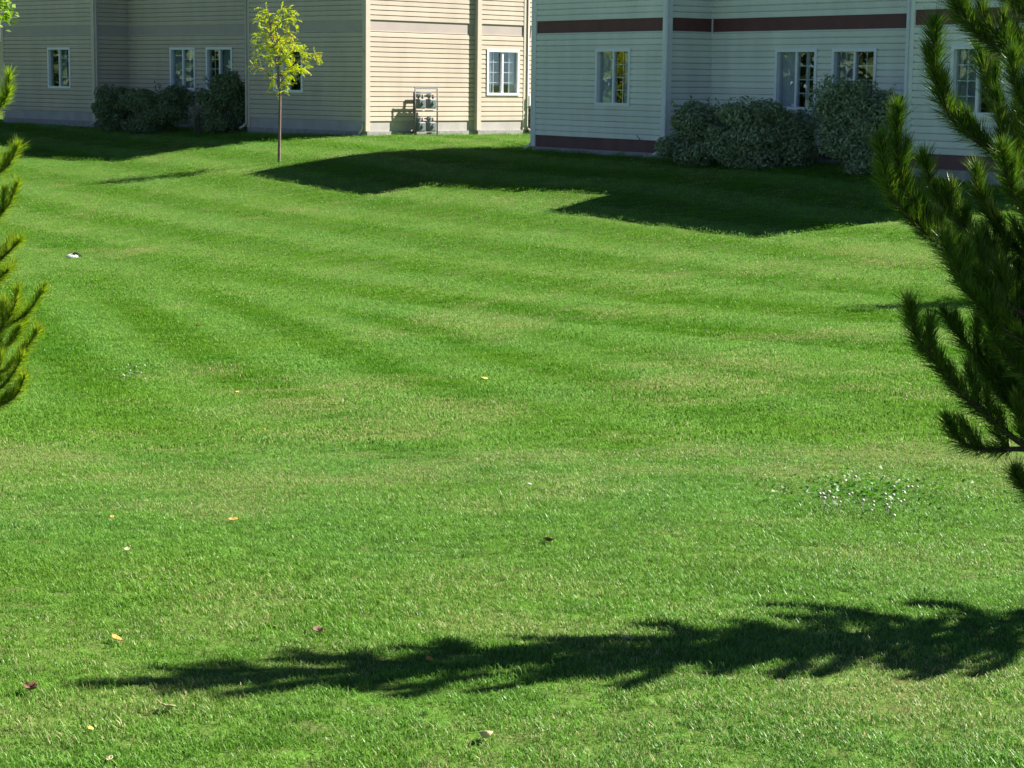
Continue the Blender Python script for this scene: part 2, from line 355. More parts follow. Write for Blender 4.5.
class Building:
    def __init__(s, name, base, z0, eave, mats, grade):
        s.e = empty(name, (base[0], base[1], grade)); s.z0 = z0; s.eave = eave; s.m = mats; s.grade = grade
    def wall(s, P0, P1, wins=(), visible=True, post0=True, post1=True, name='wall'):
        d = P1-P0; Ln = float(np.linalg.norm(d)); rz = math.atan2(d[1], d[0]); zl = s.z0-s.grade
        loc = (P0[0]-s.e.location.x, P0[1]-s.e.location.y, zl)
        top = s.eave-s.z0
        # core wall with real openings
        mb = MB(); T = .16; us = sorted(wins); cur = .0
        for (a, b_, lo, hi, kd) in us:
            mb.box(cur, a, 0, T, -.25, top); mb.box(a, b_, 0, T, -.25, lo); mb.box(a, b_, 0, T, hi, top); cur = b_
        mb.box(cur, Ln, 0, T, -.25, top)
        W = mb.build(name, s.m['siding'], s.e, loc, rz)
        pz = .10                                     # corner posts take this much of each end
        a0 = pz if post0 else .0; a1 = Ln-pz if post1 else Ln
        def segs(z):
            out = [(a0, a1)]
            for (a, b_, lo, hi, kd) in us:
                if z+CO > lo+.01 and z < hi-.01:
                    n = []
                    for (p, q) in out:
                        if a-p > .02: n.append((p, min(a, q)))
                        if q-b_ > .02: n.append((max(b_, p), q))
                    out = n
            return out
        rows = [i*CO for i in range(NLOW)]
        zt = NLOW*CO+BAND; k = 0; rest = MB()
        while zt+CO < top: rows.append(zt); zt += CO
        for i, z in enumerate(rows):
            for (p, q) in segs(z):
                if visible and i < NLOW+6:
                    link('siding_board', board_mesh(q-p, s.m['siding']), W, (p, 0, z))
                else:
                    rest.prism([(a, z+b) for a, b in PROF], p, q)
            for (a, b_, lo, hi, kd) in us:
                if lo-.012 > z+.004 and lo-.012 < z+CO and z+CO > lo+.01: MB().prism(clip_prof(0, lo-.012-z), a, b_).build('siding_board', s.m['siding'], W, (0, 0, z))
                if z < hi-.01 and z+CO > hi+.016: MB().prism(clip_prof(hi+.012-z, CO), a, b_).build('siding_board', s.m['siding'], W, (0, 0, z))
        if rest.v: tag(rest.build('upper_siding', s.m['siding'], W), kind='stuff')
        z = NLOW*CO
        MB().box(a0, a1, -.014, 0, z+.012, z+BAND-.012).build('belt_board', s.m['band'], W)
        fl = MB(); fl.box(a0, a1, -.03, 0, z+BAND-.012, z+BAND); fl.box(a0, a1, -.026, 0, z+.002, z+.012); fl.build('belt_flashing', s.m['trim'], W)
        MB().box(a0, a1, -.016, 0, -.265, -.004).build('skirt_board', s.m['skirt'], W)
        MB().box(0, Ln, -.045, .2, -.95, -.265).build('foundation', M['concrete'], W)
        for (a, b_, lo, hi, kd) in us: s.window(loc, rz, a, b_, lo, hi, kd)
        return W
    def window(s, loc, rz, a, b, lo, hi, kd):
        c, sn = math.cos(rz), math.sin(rz)
        W_, H = b-a, hi-lo
        lc = (loc[0]+c*a, loc[1]+sn*a, loc[2]+lo)
        f = .055; mb = MB()
        mb.box(-.012, f, -.056, .09, -.012, H+.012); mb.box(W_-f, W_+.012, -.056, .09, -.012, H+.012)
        mb.box(f, W_-f, -.056, .09, -.012, f); mb.box(f, W_-f, -.056, .09, H-f, H+.012)
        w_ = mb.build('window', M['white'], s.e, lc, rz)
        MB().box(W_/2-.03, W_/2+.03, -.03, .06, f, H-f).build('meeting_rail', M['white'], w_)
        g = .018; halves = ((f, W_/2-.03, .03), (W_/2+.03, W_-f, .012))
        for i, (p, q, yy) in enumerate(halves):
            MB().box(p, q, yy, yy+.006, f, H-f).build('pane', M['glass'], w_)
            if kd['grid'][i]:
                mg = MB(); mid = (p+q)/2
                mg.box(mid-.011, mid+.011, yy+.01, yy+.022, f, H-f)
                for r in range(1, 4):
                    z = f+(H-2*f)*r/4
                    mg.box(p, mid-.011, yy+.01, yy+.022, z-.011, z+.011); mg.box(mid+.011, q, yy+.01, yy+.022, z-.011, z+.011)
                mg.build('muntin_grid', M['muntin'], w_)
        # dim room behind, and curtains
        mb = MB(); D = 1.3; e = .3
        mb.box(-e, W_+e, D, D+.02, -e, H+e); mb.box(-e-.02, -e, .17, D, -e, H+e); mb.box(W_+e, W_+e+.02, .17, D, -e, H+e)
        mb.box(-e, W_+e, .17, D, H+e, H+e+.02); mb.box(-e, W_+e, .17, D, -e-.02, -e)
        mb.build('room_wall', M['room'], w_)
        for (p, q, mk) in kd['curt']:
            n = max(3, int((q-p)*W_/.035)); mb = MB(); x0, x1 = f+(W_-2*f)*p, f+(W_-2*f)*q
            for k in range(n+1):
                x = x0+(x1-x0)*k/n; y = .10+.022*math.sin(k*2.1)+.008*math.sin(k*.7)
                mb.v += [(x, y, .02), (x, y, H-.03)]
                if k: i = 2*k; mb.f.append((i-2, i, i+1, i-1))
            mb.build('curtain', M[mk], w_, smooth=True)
    def post(s, P, n1, n2):
        """L-shaped outside corner trim; n1, n2 outward normals of the two walls"""
        h = s.eave-s.z0; n1 = np.array(n1); n2 = np.array(n2); o = .046
        P = np.array(P)
        c = [P+n1*o+n2*o, P+n1*o-n2*.10, P-n2*.10, P, P-n1*.10, P-n1*.10+n2*o]
        pts = [(p[0]-s.e.location.x, p[1]-s.e.location.y) for p in c]
        return MB().poly(pts, s.z0-s.grade-.26, s.z0-s.grade+h).build('corner_post', s.m['trim'], s.e)
    def roof(s, pts, ridge0, ridge1, zr, over=.45):
        n = len(pts); out = []
        for i in range(n):
            a, b, c = pts[i-1], pts[i], pts[(i+1) % n]
            d1 = (b-a)/np.linalg.norm(b-a); d2 = (c-b)/np.linalg.norm(c-b)
            n1 = np.array([d1[1], -d1[0]]); n2 = np.array([d2[1], -d2[0]])
            out.append(b+n1*over+n2*over if abs(d1@d2) < .5 else b+n1*over)
        q = polypts(s.e, out); mb = MB()
        mb.poly(q, s.eave-s.grade, s.eave-s.grade+.2)
        k = len(mb.v); zz = s.eave-s.grade+.2
        r = polypts(s.e, [ridge0, ridge1])
        mb.v += [(r[0][0], r[0][1], zr-s.grade), (r[1][0], r[1][1], zr-s.grade)]
        for i in range(n):
            j = (i+1) % n; m_ = (np.array(q[i])+np.array(q[j]))/2
            e0 = np.hypot(*(m_-np.array(r[0]))); e1 = np.hypot(*(m_-np.array(r[1])))
            ai = k+(0 if np.hypot(*(np.array(q[i])-r[0])) < np.hypot(*(np.array(q[i])-r[1])) else 1)
            aj = k+(0 if np.hypot(*(np.array(q[j])-r[0])) < np.hypot(*(np.array(q[j])-r[1])) else 1)
            mb.f.append((n+i, n+j, aj) if ai == aj else (n+i, n+j, aj, ai))
        return mb.build('roof', M['roof'], s.e)
    def downspout(s, P, out, z_top, z_bot, kick, mat, name='downspout'):
        b = s.e.location; P = np.array(P)+np.array(out)*.065; K = P+np.array(kick)
        pts = [(P[0]-b.x, P[1]-b.y, z_top-b.z), (P[0]-b.x, P[1]-b.y, z_bot+.16-b.z), (P[0]-b.x+kick[0]*.3, P[1]-b.y+kick[1]*.3, z_bot+.08-b.z), (K[0]-b.x, K[1]-b.y, z_bot-b.z)]
        o = MB().tube(pts, .031, 8).build(name, mat, s.e, smooth=True)
        st_ = MB()
        for z in (ZR+.5, ZR+1.9):
            st_.tube([(P[0]-b.x, P[1]-b.y, z-b.z-.012), (P[0]-b.x, P[1]-b.y, z-b.z+.012)], .036, 8)
        st_.build('strap', mat, o); return o

GR = dict(grid=(False, True), curt=[(0, .48, 'curtain_d')])
def win(u0, z0, base, grid=(True, True), curt=()):
    return (u0, u0+1.2, z0-base, z0-base+1.195, dict(grid=grid, curt=list(curt)))
mr = dict(siding=M['sid_r'], trim=M['trim_r'], band=M['brown'], skirt=M['skirt_r'])
ml = dict(siding=M['sid_l'], trim=M['trim_l'], band=M['band_l'], skirt=M['skirt_l'])
# ---- pale building on the right
b = Building('apartment_building', RA, ZR, EAVE_R, mr, -1.5)
tag(b.e, 'pale off-white sided apartment building with dark brown belt band, on the right', 'building')
b.wall(RA, RB, [win(2.355, -.465, ZR, (False, True), [(0, .3, 'curtain'), (.72, .86, 'curtain')])])
b.wall(RB, RC, post1=False)
b.wall(RC, RD0, [win(2.05, -.475, ZR, (False, True), [(0, .47, 'curtain'), (.64, .74, 'curtain')]), win(3.70, -.475, ZR, (True, True), [(0, .47, 'curtain_d')])], post0=False, post1=False)
b.wall(RD0, RD, visible=False, post0=False)
b.wall(RD, RE, [win(1.03, -.475, ZR, (True, False), [(0, .5, 'curtain_d')])])
b.wall(RE, RE+RBK, visible=False); b.wall(RE+RBK, RA+RBK, visible=False); b.wall(RA+RBK, RA, visible=False)
b.post(RA, FR, -SR); b.post(RB, FR, SR); b.post(RD, FR, -SR); b.post(RE, FR, SR)
MB().box(-.02, .02, -.035, .0, 0, EAVE_R-ZR).build('inside_corner_trim', M['trim_r'], b.e, (RC[0]+SR[0]*.02+FR[0]*.005-RA[0], RC[1]+SR[1]*.02+FR[1]*.005-RA[1], ZR+1.5), math.atan2(SR[1], SR[0]))
mid = RBK/2
b.roof([RA, RB, RC, RD0, RD, RE, RE+RBK, RA+RBK], RA+mid+SR*5, RE+mid-SR*5, 5.6)
b.downspout(RA-SR*.03+FR*.0, -SR, EAVE_R, -1.50, -SR*.16+FR*.10, M['trim_r'])
b.downspout(RB+FR*.03-SR*.0, SR*.4, EAVE_R, -1.46, FR*.22-SR*.1, M['trim_r'])
b.downspout(RD+FR*.01-SR*.02, FR*.9-SR*.2, EAVE_R, -1.50, FR*.22, M['trim_r'])
b.roof_done = True
# thin twig-like pipe stub and crack on skirt under the window
MB().tube([(0, 0, 0), (.10, -.10, .05), (.16, -.22, .12)], .008, 5).build('hose_hook', M['dark_metal'], b.e, (RA[0]+SR[0]*3.9-RA[0], RA[1]+SR[1]*3.9-RA[1], ZR+1.5-.02), math.atan2(SR[1], SR[0]))

# ---- tan building on the left
c = Building('apartment_building', L4, ZL, EAVE_L, ml, -1.38)
tag(c.e, 'tan sided apartment building with bright sunlit end wall and grey belt, on the left', 'building')
c.wall(L0, L1, [win(2.60, -.335, ZL, (False, True), [(.5, .75, 'curtain_d')])])
c.wall(L1, L2, post1=False)
c.wall(L2, L3r, [win(2.14, -.325, ZL, (False, True), [(0, .5, 'curtain_d'), (.5, 1, 'curtain_d')]), win(3.885, -.325, ZL, (True, False), [(.5, 1, 'curtain_d')])], post0=False, post1=False)
c.wall(L3r, L3, visible=False, post0=False)
c.wall(L3, L4, [win(1.14, -.325, ZL, (True, False), [(0, .5, 'curtain')])])
c.wall(L4, E1, post1=False)
c.wall(E1, E2, visible=False, post0=False)
c.wall(E2, E3, [win(.315, -.341, ZL, (True, True), [(.05, .2, 'curtain'), (.8, 1, 'curtain')])])
c.wall(E3, E3r, visible=False, post1=False)
c.wall(E3r, E4, post0=False)
c.wall(E4, E4-SL*17.19, visible=False); c.wall(E4-SL*17.19, L0, visible=False)
c.post(L0, FL, -SL); c.post(L1, FL, SL); c.post(L3, FL, -SL); c.post(L4, FL, SL); c.post(E2, SL, FL); c.post(E3, SL, -FL)
c.roof([L0, L1, L2, L3r, L3, L4, E1, E2, E3, E3r, E4, E4-SL*17.19], L0-FL*5.7+SL*5, L4-FL*5.7-SL*5, 5.8, over=.45)
c.downspout(L1-FL*.03, SL*.9, EAVE_L, -1.38, FL*.22, M['trim_l'])
c.downspout(L3+FL*.01, FL*.9-SL*.2, EAVE_L, -1.32, FL*.14-SL*.12, M['trim_l'])
c.downspout(L4+FL*.02-SL*.04, FL*.9, -1.05, -1.34, FL*.06-SL*.08, M['trim_l'], 'drain_elbow')
c.downspout(E3-FL*.05, SL*.8, EAVE_L, -1.35, SL*.22, M['trim_l'])

# ---- meters on the sunlit end wall
def gas_meter(parent, x, y, z, s=1.):
    m_ = empty_child = None
    body = MB(); body.box(-.12, .12, -.10, .10, 0, .25)
    o = body.build('meter_body', M['grey_metal'], parent, (x, y, z-.03))
    bv = o.modifiers.new('round', 'BEVEL'); bv.width = .035; bv.segments = 3
    t_ = MB(); t_.tube([(0, -.09, .16), (0, -.135, .16)], .05, 14); t_.build('dial', M['grey_metal'], o)
    p_ = MB()
    for sx in (-.07, .07):
        p_.tube([(sx, 0, .19), (sx, 0, .30)], .02, 8); p_.tube([(sx, 0, .27), (sx, 0, .30)], .03, 8)
    p_.tube([(-.07, 0, .30), (-.07, .06, .33), (-.07, .16, .33)], .018, 8); p_.tube([(.07, 0, .30), (.07, 0, .36)], .018, 8)
    p_.build('pipe', M['dark_metal'], o)
    r_ = MB(); r_.tube([(-.075, .04, .33), (-.075, -.05, .33)], .055, 12); r_.tube([(-.075, -.05, .33), (-.075, -.09, .33)], .03, 10); r_.build('regulator', M['grey_metal'], o)
    return o
eu = -FL                                             # along the end wall, away from camera
rack_at = L4+eu*1.40+SL*.31
gr_ = gz(*rack_at)
g = empty('gas_meter_rack', (rack_at[0], rack_at[1], gr_), math.atan2(eu[1], eu[0]))
tag(g, 'metal rack of four grey gas meters standing against the sunlit tan wall', 'gas meter')
HT = 1.24
for x in (0, .78): MB().tube([(x, 0, -.12), (x, 0, HT)], .019, 8).build('post', M['dark_metal'], g, smooth=True)
for z in (1.21, .63): MB().tube([(0, 0, z), (.78, 0, z)], .019, 8).build('rail', M['grey_metal'], g)
for z in (.72, .13):
    for x in (.2, .57): gas_meter(g, x, .02, z)
MB().tube([(.1, .1, -.1), (.1, .1, .5), (.1, .16, .62), (.1, .16, 1.1), (.7, .16, 1.1)], .024, 8).build('riser_pipe', M['dark_metal'], g, smooth=True)
MB().tube([(.42, -.02, -.1), (.42, -.02, .06), (.7, .1, .06), (.7, .38, .06)], .02, 8).build('feed_pipe', M['dark_metal'], g, smooth=True)

ub = E3r+eu*.16+SL*.12
g2 = empty('electric_meter_cabinet', (ub[0], ub[1], gz(*ub)), math.atan2(eu[1], eu[0]))
tag(g2, 'white utility cabinet with dark conduits mounted on the tan wall past the grid window', 'utility box')
bx = MB().box(-.1, .5, -.1, .07, .78, 1.08).build('cabinet', M['white'], g2); bx.modifiers.new('round', 'BEVEL').width = .012
for x, r_ in ((-.02, .03), (.1, .022), (.22, .03)): MB().tube([(x, 0, -.1), (x, 0, .78)], r_, 8).build('conduit', M['dark_metal'], g2)
for z in (.2, .48): gas_meter(g2, .06, -.04, z-.05)
lm = E3r+eu*.14+SL*.02
lo_ = MB(); lo_.box(-.05, .05, -.12, .0, 0, .06); lo_.tube([(0, -.07, .0), (0, -.07, -.22)], [.06, .045], 8)
l_ = lo_.build('wall_lamp', M['dark_metal'], None, (lm[0], lm[1], 1.40), math.atan2(eu[1], eu[0]))
tag(l_, 'small dark wall lamp high on the tan end wall near the pale building corner', 'lamp')

# ---- house beyond, at the far left
hb = np.array([-22.0, 76.0]); h = empty('house', (hb[0]-14, hb[1], -1.6), 0)
tag(h, 'distant tan house with dark roof, white gutter, at the far left edge', 'house')
MB().box(-20, 17, 0, 9, -.4, 3.0).build('wall', plain('house_wall', (.55, .50, .42), .7, .06), h)
rf = MB(); rf.prism([(-.6, 2.95), (4.5, 5.2), (9.6, 2.95)], -20.5, 17.4); rf.build('roof', M['roof'], h)
MB().box(-20.5, 17.4, -.74, -.605, 2.86, 3.0).build('gutter', M['white'], h)
for x in (-14, -8, -1, 6, 12):
    MB().box(x, x+1.3, -.05, .0, .9, 2.2).build('window', M['white'], h); MB().box(x+.08, x+1.22, -.065, -.051, .98, 2.12).build('pane', M['glass'], h)

# ---------------------------------------------------------------- plants
def unit(v): return v/np.maximum(np.linalg.norm(v, axis=-1, keepdims=True), 1e-9)
def leaves(name, P, N, size, mat, aspect=.5, r=rng, bias=None):
    """rhombic folded leaves (two triangles each) at P, facing N"""
    n = len(P); N = unit(N); a = unit(np.cross(N, unit(r.normal(size=(n, 3))))); b_ = np.cross(N, a)
    s = (size*r.uniform(.6, 1.25, n))[:, None]
    base, tip = P-a*s*.5, P+a*s*.5; l_, rr = P+b_*s*aspect*.5+N*s*.08, P-b_*s*aspect*.5+N*s*.08
    V = np.stack([base, rr, tip, base, tip, l_], 1).reshape(-1, 3)
    u = r.random(n); v = r.random(n) if bias is None else bias
    return soup(name, V, 3, mat, np.repeat(np.stack([u, v], 1), 6, 0))
def shrub(x, y, w_, d_, h_, label, group, mat, seed, n=7000, size=.062, lumps=16):
    r = np.random.default_rng(seed); z = gz(x, y)
    e = empty('shrub', (x, y, z)); tag(e, label, 'shrub', group)
    cs = []; P = []; N = []
    for i in range(lumps):
        a = r.uniform(0, 6.28); q = math.sqrt(r.random()); zz = r.uniform(.10, .80)
        lim = math.sqrt(max(.05, 1-((zz-.42)/.62)**2))
        cs.append((math.cos(a)*q*w_*.36*lim, math.sin(a)*q*d_*.36*lim, zz*h_, r.uniform(.15, .33)))
    for (cx, cy, cz, q) in cs:
        k = n//lumps; dd = unit(r.normal(size=(k, 3))); rad = q*(.45+.6*r.random(k)**.7)[:, None]
        pp = dd*rad*np.array([w_*.62, d_*.62, h_*.72])+np.array([cx, cy, cz])
        P.append(pp); N.append(dd+r.normal(size=(k, 3))*.55+np.array([0, 0, .25]))
    P = np.concatenate(P); N = np.concatenate(N); ok = (P[:, 2] > .02) & (P[:, 2] < h_*1.08)
    # a few sprigs standing out of the top
    sp = []; sn = []
    for i in range(11):
        a = r.uniform(0, 6.28); q = r.uniform(.1, .42); b0 = np.array([math.cos(a)*q*w_, math.sin(a)*q*d_, h_*r.uniform(.50, .86)])
        dr_ = unit(np.array([math.cos(a)*.5, math.sin(a)*.5, 1.])+r.normal(size=3)*.2)
        for k in range(16): sp.append(b0+dr_*k*.011*h_+r.normal(size=3)*.02); sn.append(r.normal(size=3)+dr_)
    P = np.concatenate([P[ok], np.array(sp)]); N = np.concatenate([N[ok], np.array(sn)])
    link('foliage', leaves('foliage', P, N, size, mat, .45, r), e)
    st_ = MB()
    for i in range(9):
        a = r.uniform(0, 6.28); q = r.uniform(.05, .3)
        st_.tube([(math.cos(a)*.08, math.sin(a)*.08, -.05), (math.cos(a)*q*w_*.6, math.sin(a)*q*d_*.6, h_*.4), (math.cos(a)*q*w_, math.sin(a)*q*d_, h_*.8)], [.022, .016, .006], 5)
    st_.build('stem', M['bark'], e)
    return e
gR, gL = 'grey-green shrubs along the pale building', 'dark shrubs along the tan building'
def place(x, Y): return ray(x, 120)[0]/ray(x, 120)[1]*Y
shrub(place(696, 40.6), 40.6, 1.8, 1.4, 1.40, 'grey-green rounded shrub at the pale building corner, leftmost of three', gR, M['shrub'], 11, 20000, .092, 30)
shrub(place(761, 39.4), 39.4, 2.5, 1.6, 1.42, 'widest grey-green shrub under the pale building window, middle of three', gR, M['shrub'], 12, 28000, .092, 34)
shrub(place(864, 37.6), 37.6, 2.25, 1.5, 1.80, 'tallest grey-green shrub by the white downspout on the pale building', gR, M['shrub'], 13, 26000, .092, 32)
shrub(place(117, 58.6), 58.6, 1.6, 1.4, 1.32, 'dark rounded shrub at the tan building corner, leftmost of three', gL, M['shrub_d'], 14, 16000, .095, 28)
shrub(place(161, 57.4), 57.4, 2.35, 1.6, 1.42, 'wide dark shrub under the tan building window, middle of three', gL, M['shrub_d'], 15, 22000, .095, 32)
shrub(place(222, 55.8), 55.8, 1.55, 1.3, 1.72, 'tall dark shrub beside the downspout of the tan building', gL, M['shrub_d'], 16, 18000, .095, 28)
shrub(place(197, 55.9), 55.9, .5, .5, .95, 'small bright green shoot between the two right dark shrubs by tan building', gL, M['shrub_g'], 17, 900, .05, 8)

# ---- pines
class Needles:
    def __init__(s): s.V = []; s.U = []
    def shoot(s, p, q, n, length, r, a0=48, a1=16, wid=.0023):
        p = np.asarray(p, float); q = np.asarray(q, float); ax = unit(q-p)
        t = r.random(n)**.85; base = p+(q-p)*t[:, None]
        ref = unit(np.cross(ax, np.array([.3, .2, .93]))); oth = np.cross(ax, ref); ph = r.uniform(0, 6.283, n)
        rad = np.cos(ph)[:, None]*ref+np.sin(ph)[:, None]*oth
        an = np.radians(a0+(a1-a0)*t+r.normal(0, 8, n))[:, None]
        d = unit(ax*np.cos(an)+rad*np.sin(an)+np.array([0, 0, .16])); ln = (length*r.uniform(.85, 1.12)*r.uniform(.6, 1.15, n))[:, None]
        sd = unit(np.cross(d, r.normal(size=(n, 3))))*wid
        V = np.stack([base-sd*.5, base+sd*.5, base+d*ln*.6+sd*.45, base+d*ln], 1)
        s.V.append(V.reshape(-1, 3)); u = np.stack([r.random(n), np.clip(r.random(n)*.7+.3*t*r.random(), 0, 1)], 1)
        s.U.append(np.repeat(u, 4, 0))
    def mesh(s, mat): return soup('foliage', np.concatenate(s.V), 4, mat, np.concatenate(s.U))
def bez(pts, n):
    """smooth polyline through points (Catmull-Rom)"""
    P = [np.asarray(p, float) for p in pts]; P = [2*P[0]-P[1]]+P+[2*P[-1]-P[-2]]; out = []
    for i in range(1, len(P)-2):
        for k in range(n):
            t = k/n; a, b_, c_, d = P[i-1:i+3]
            out.append(.5*((2*b_)+(c_-a)*t+(2*a-5*b_+4*c_-d)*t*t+(3*b_-a-3*c_+d)*t**3))
    out.append(P[-2]); return out
def limb(tree, pts, r, mat, r0=.013, nl=.072, dens=2500, need_from=.25, side=.085, side_len=(.07, .16), main=False, twigs=True):
    """one branch: wood tube + its needles as a sub-part. pts are relative to the tree's base"""
    c_ = bez(pts, 7); seg = [np.linalg.norm(c_[i+1]-c_[i]) for i in range(len(c_)-1)]; tot = sum(seg)
    mb = MB(); mb.tube(c_, [r0*(1-.72*i/(len(c_)-1)) for i in range(len(c_))], 6)
    nd = Needles(); s_ = 0; nxt = need_from*tot*.8; need_from = max(need_from, .38) if main else need_from
    for i in range(len(c_)-1):
        fr = s_/tot
        if fr > need_from:
            nd.shoot(c_[i], c_[i+1], int(dens*seg[i]*(.75+.5*fr)), nl, r, 50, 38)
        while twigs and nxt < s_+seg[i] and fr < .84:
            p = c_[i]+(c_[i+1]-c_[i])*((nxt-s_)/max(seg[i], 1e-6)); d = unit(c_[i+1]-c_[i])
            lat = unit(np.cross(d, r.normal(size=3)))
            q = p+unit(d*.6+lat*.42+np.array([0, 0, .8]))*r.uniform(*side_len)*(1 if fr < .55 else .7)
            m_ = (p+q)/2+np.array([0, 0, -.012]); mb.tube([p, m_, q], [r0*.42, r0*.36, r0*.22], 5)
            nd.shoot(p+(q-p)*.12, q, int(np.linalg.norm(q-p)*dens*1.05), nl, r, 46, 16)
            nxt += side*.72*r.uniform(.5, 1.5)
        s_ += seg[i]
    tip = c_[-1]; d = unit(c_[-1]-c_[-3]); nd.shoot(tip-d*.05, tip+d*.005, 130, nl*.72, r, 40, 12)
    o = mb.build('branch', M['bark_p'], tree, smooth=True)
    link('foliage', nd.mesh(mat), o); return o
def pine(name, base, H, label, mat, seed, limbs, sectors, crown, group=None):
    r = np.random.default_rng(seed); e = empty(name, base); tag(e, label, 'pine tree', group); b0 = np.array(base)
    tp = [(0, 0, -.12), (.01, .0, H*.3), (-.01, .015, H*.6), (.0, .0, H*.97)]
    MB().tube(bez(tp, 4), [.045*(1-.82*i/12) for i in range(13)], 8).build('trunk', M['bark_p'], e, smooth=True)
    for L_ in limbs:
        limb(e, [np.asarray(p)-b0 for p in L_['p']], r, mat, r0=L_.get('r', .012), need_from=L_.get('nf', .2), side=L_.get('side', .085), nl=L_.get('nl', .072), dens=L_.get('dens', 2500), main=True)
    z = .28
    while z < H*.95:
        low = z < H*.42; n = 7 if low else 5; a0 = r.uniform(0, 6.28)
        for k in range(n):
            a = a0+k*6.283/n+r.normal()*.12
            if not sectors(z, a): continue
            ln = crown(z/H)*r.uniform(.85, 1.1)
            if ln < .1: continue
            d = np.array([math.cos(a), math.sin(a), 0]); st0 = np.array([0, 0, z])
            rise = r.uniform(.35, .6)
            limb(e, [st0, st0+d*ln*.45+np.array([0, 0, ln*rise*.35]), st0+d*ln*.8+np.array([0, 0, ln*rise*.8]), st0+d*ln+np.array([0, 0, ln*rise*1.35])], r, mat, r0=.011, need_from=.15 if low else .3, side=.07 if low else .09)
        z += r.uniform(.26, .34)*(.62 if low else 1)
    top = np.array([0, 0, H*.8]); limb(e, [top, top+np.array([.01, 0, H*.1]), np.array([.01, 0, H])], r, mat, r0=.011, need_from=0., side=.05, side_len=(.08, .16))
    return e
PX, PY = 1.80, 6.12; pz = gz(PX, PY)
TR = np.array([PX, PY, 0.])
def px(pts, Y0=6.2, dy=0.):
    return [at(x, y, Y0+dy*i/max(1, len(pts)-1)) for i, (x, y) in enumerate(pts)]
def from_trunk(zpx): p = at(1100, zpx, PY); return np.array([PX, PY, p[2]])
def PL(zpx, pts, Y0=6.2, dy=0., **k): return dict(p=[from_trunk(zpx)]+px(pts, Y0, dy), **k)
limbs = [
 PL(120, [(1040,70),(1000,50),(965,22),(948,-15),(943,-60)], 6.00, -.15, nf=.1, side=.06),
 PL(60, [(1035,20),(1000,-10),(985,-50)], 6.05, .1, nf=.1),
 PL(240, [(1050,200),(1016,168),(978,141),(951,116),(938,88),(935,50),(934,26)], 6.00, -.25, nf=.2, side=.10),
 PL(235, [(1055,190),(1020,140),(996,105),(984,70),(980,50)], 6.05, .1, nf=.15, side=.07),
 PL(225, [(1052,180),(1030,120),(1016,85),(1012,55)], 5.85, -.1, nf=.1, side=.07),
 PL(370, [(1062,345),(1022,322),(985,285),(950,242),(922,213),(904,186),(897,150),(898,108)], 6.00, -.3, nf=.2, side=.075),
 PL(360, [(1050,320),(1000,268),(955,220),(934,192),(924,158)], 6.05, -.05, nf=.25, side=.07),
 PL(372, [(1050,330),(985,290),(930,236),(900,208),(886,180),(881,142)], 5.90, -.2, nf=.35, side=.075),
 PL(330, [(1060,285),(1022,254),(996,226),(982,200),(977,170)], 6.05, .05, nf=.2, side=.07),
 PL(400, [(1060,370),(1020,340),(995,305),(975,270),(964,226)], 6.10, .1, nf=.25, side=.07),
 PL(300, [(1050,240),(1020,205),(1008,180),(1003,150)], 5.80, -.15, nf=.2, side=.07),
 PL(490, [(1060,463),(1018,441),(985,414),(958,390),(934,360),(917,338),(909,304)], 6.00, -.25, nf=.25, side=.075),
 PL(480, [(1050,440),(1010,405),(990,385),(984,368)], 6.05, .05, nf=.3, side=.08),
 PL(455, [(1060,425),(1015,395),(985,365),(962,340),(944,314)], 6.05, .05, nf=.5, side=.10),
 PL(430, [(1060,400),(1020,370),(998,345),(990,318)], 5.90, -.1, nf=.2, side=.08),
 PL(462, [(1060,452),(1020,449),(985,450),(960,441),(948,422)], 6.00, -.15, nf=.55, side=.09),
 PL(520, [(1065,505),(1035,497),(1022,486),(1015,472)], 6.00, -.1, nf=.5, side=.1),
 PL(350, [(1055,325),(1015,300),(985,262),(962,225),(952,190)], 6.10, .1, nf=.2, side=.06),
 PL(385, [(1060,360),(1022,345),(995,320),(975,300),(955,268),(945,240)], 5.85, -.1, nf=.3, side=.06),
 PL(440, [(1055,420),(1030,395),(1018,370),(1014,350)], 6.10, .1, nf=.2, side=.08),
]
def sect_r(z, a):
    a = (a+math.pi) % (2*math.pi)-math.pi          # -pi..pi ; pi = towards the frame
    return abs(a) < R(112) or z > 2.15
pine('pine_tree', (PX, PY, pz), 2.95, 'dark young pine reaching into the right edge of the photo', M['needle'], 31, limbs, sect_r, lambda t: (.62 if t > .42 else .46)*(1-t)**.75+.04)
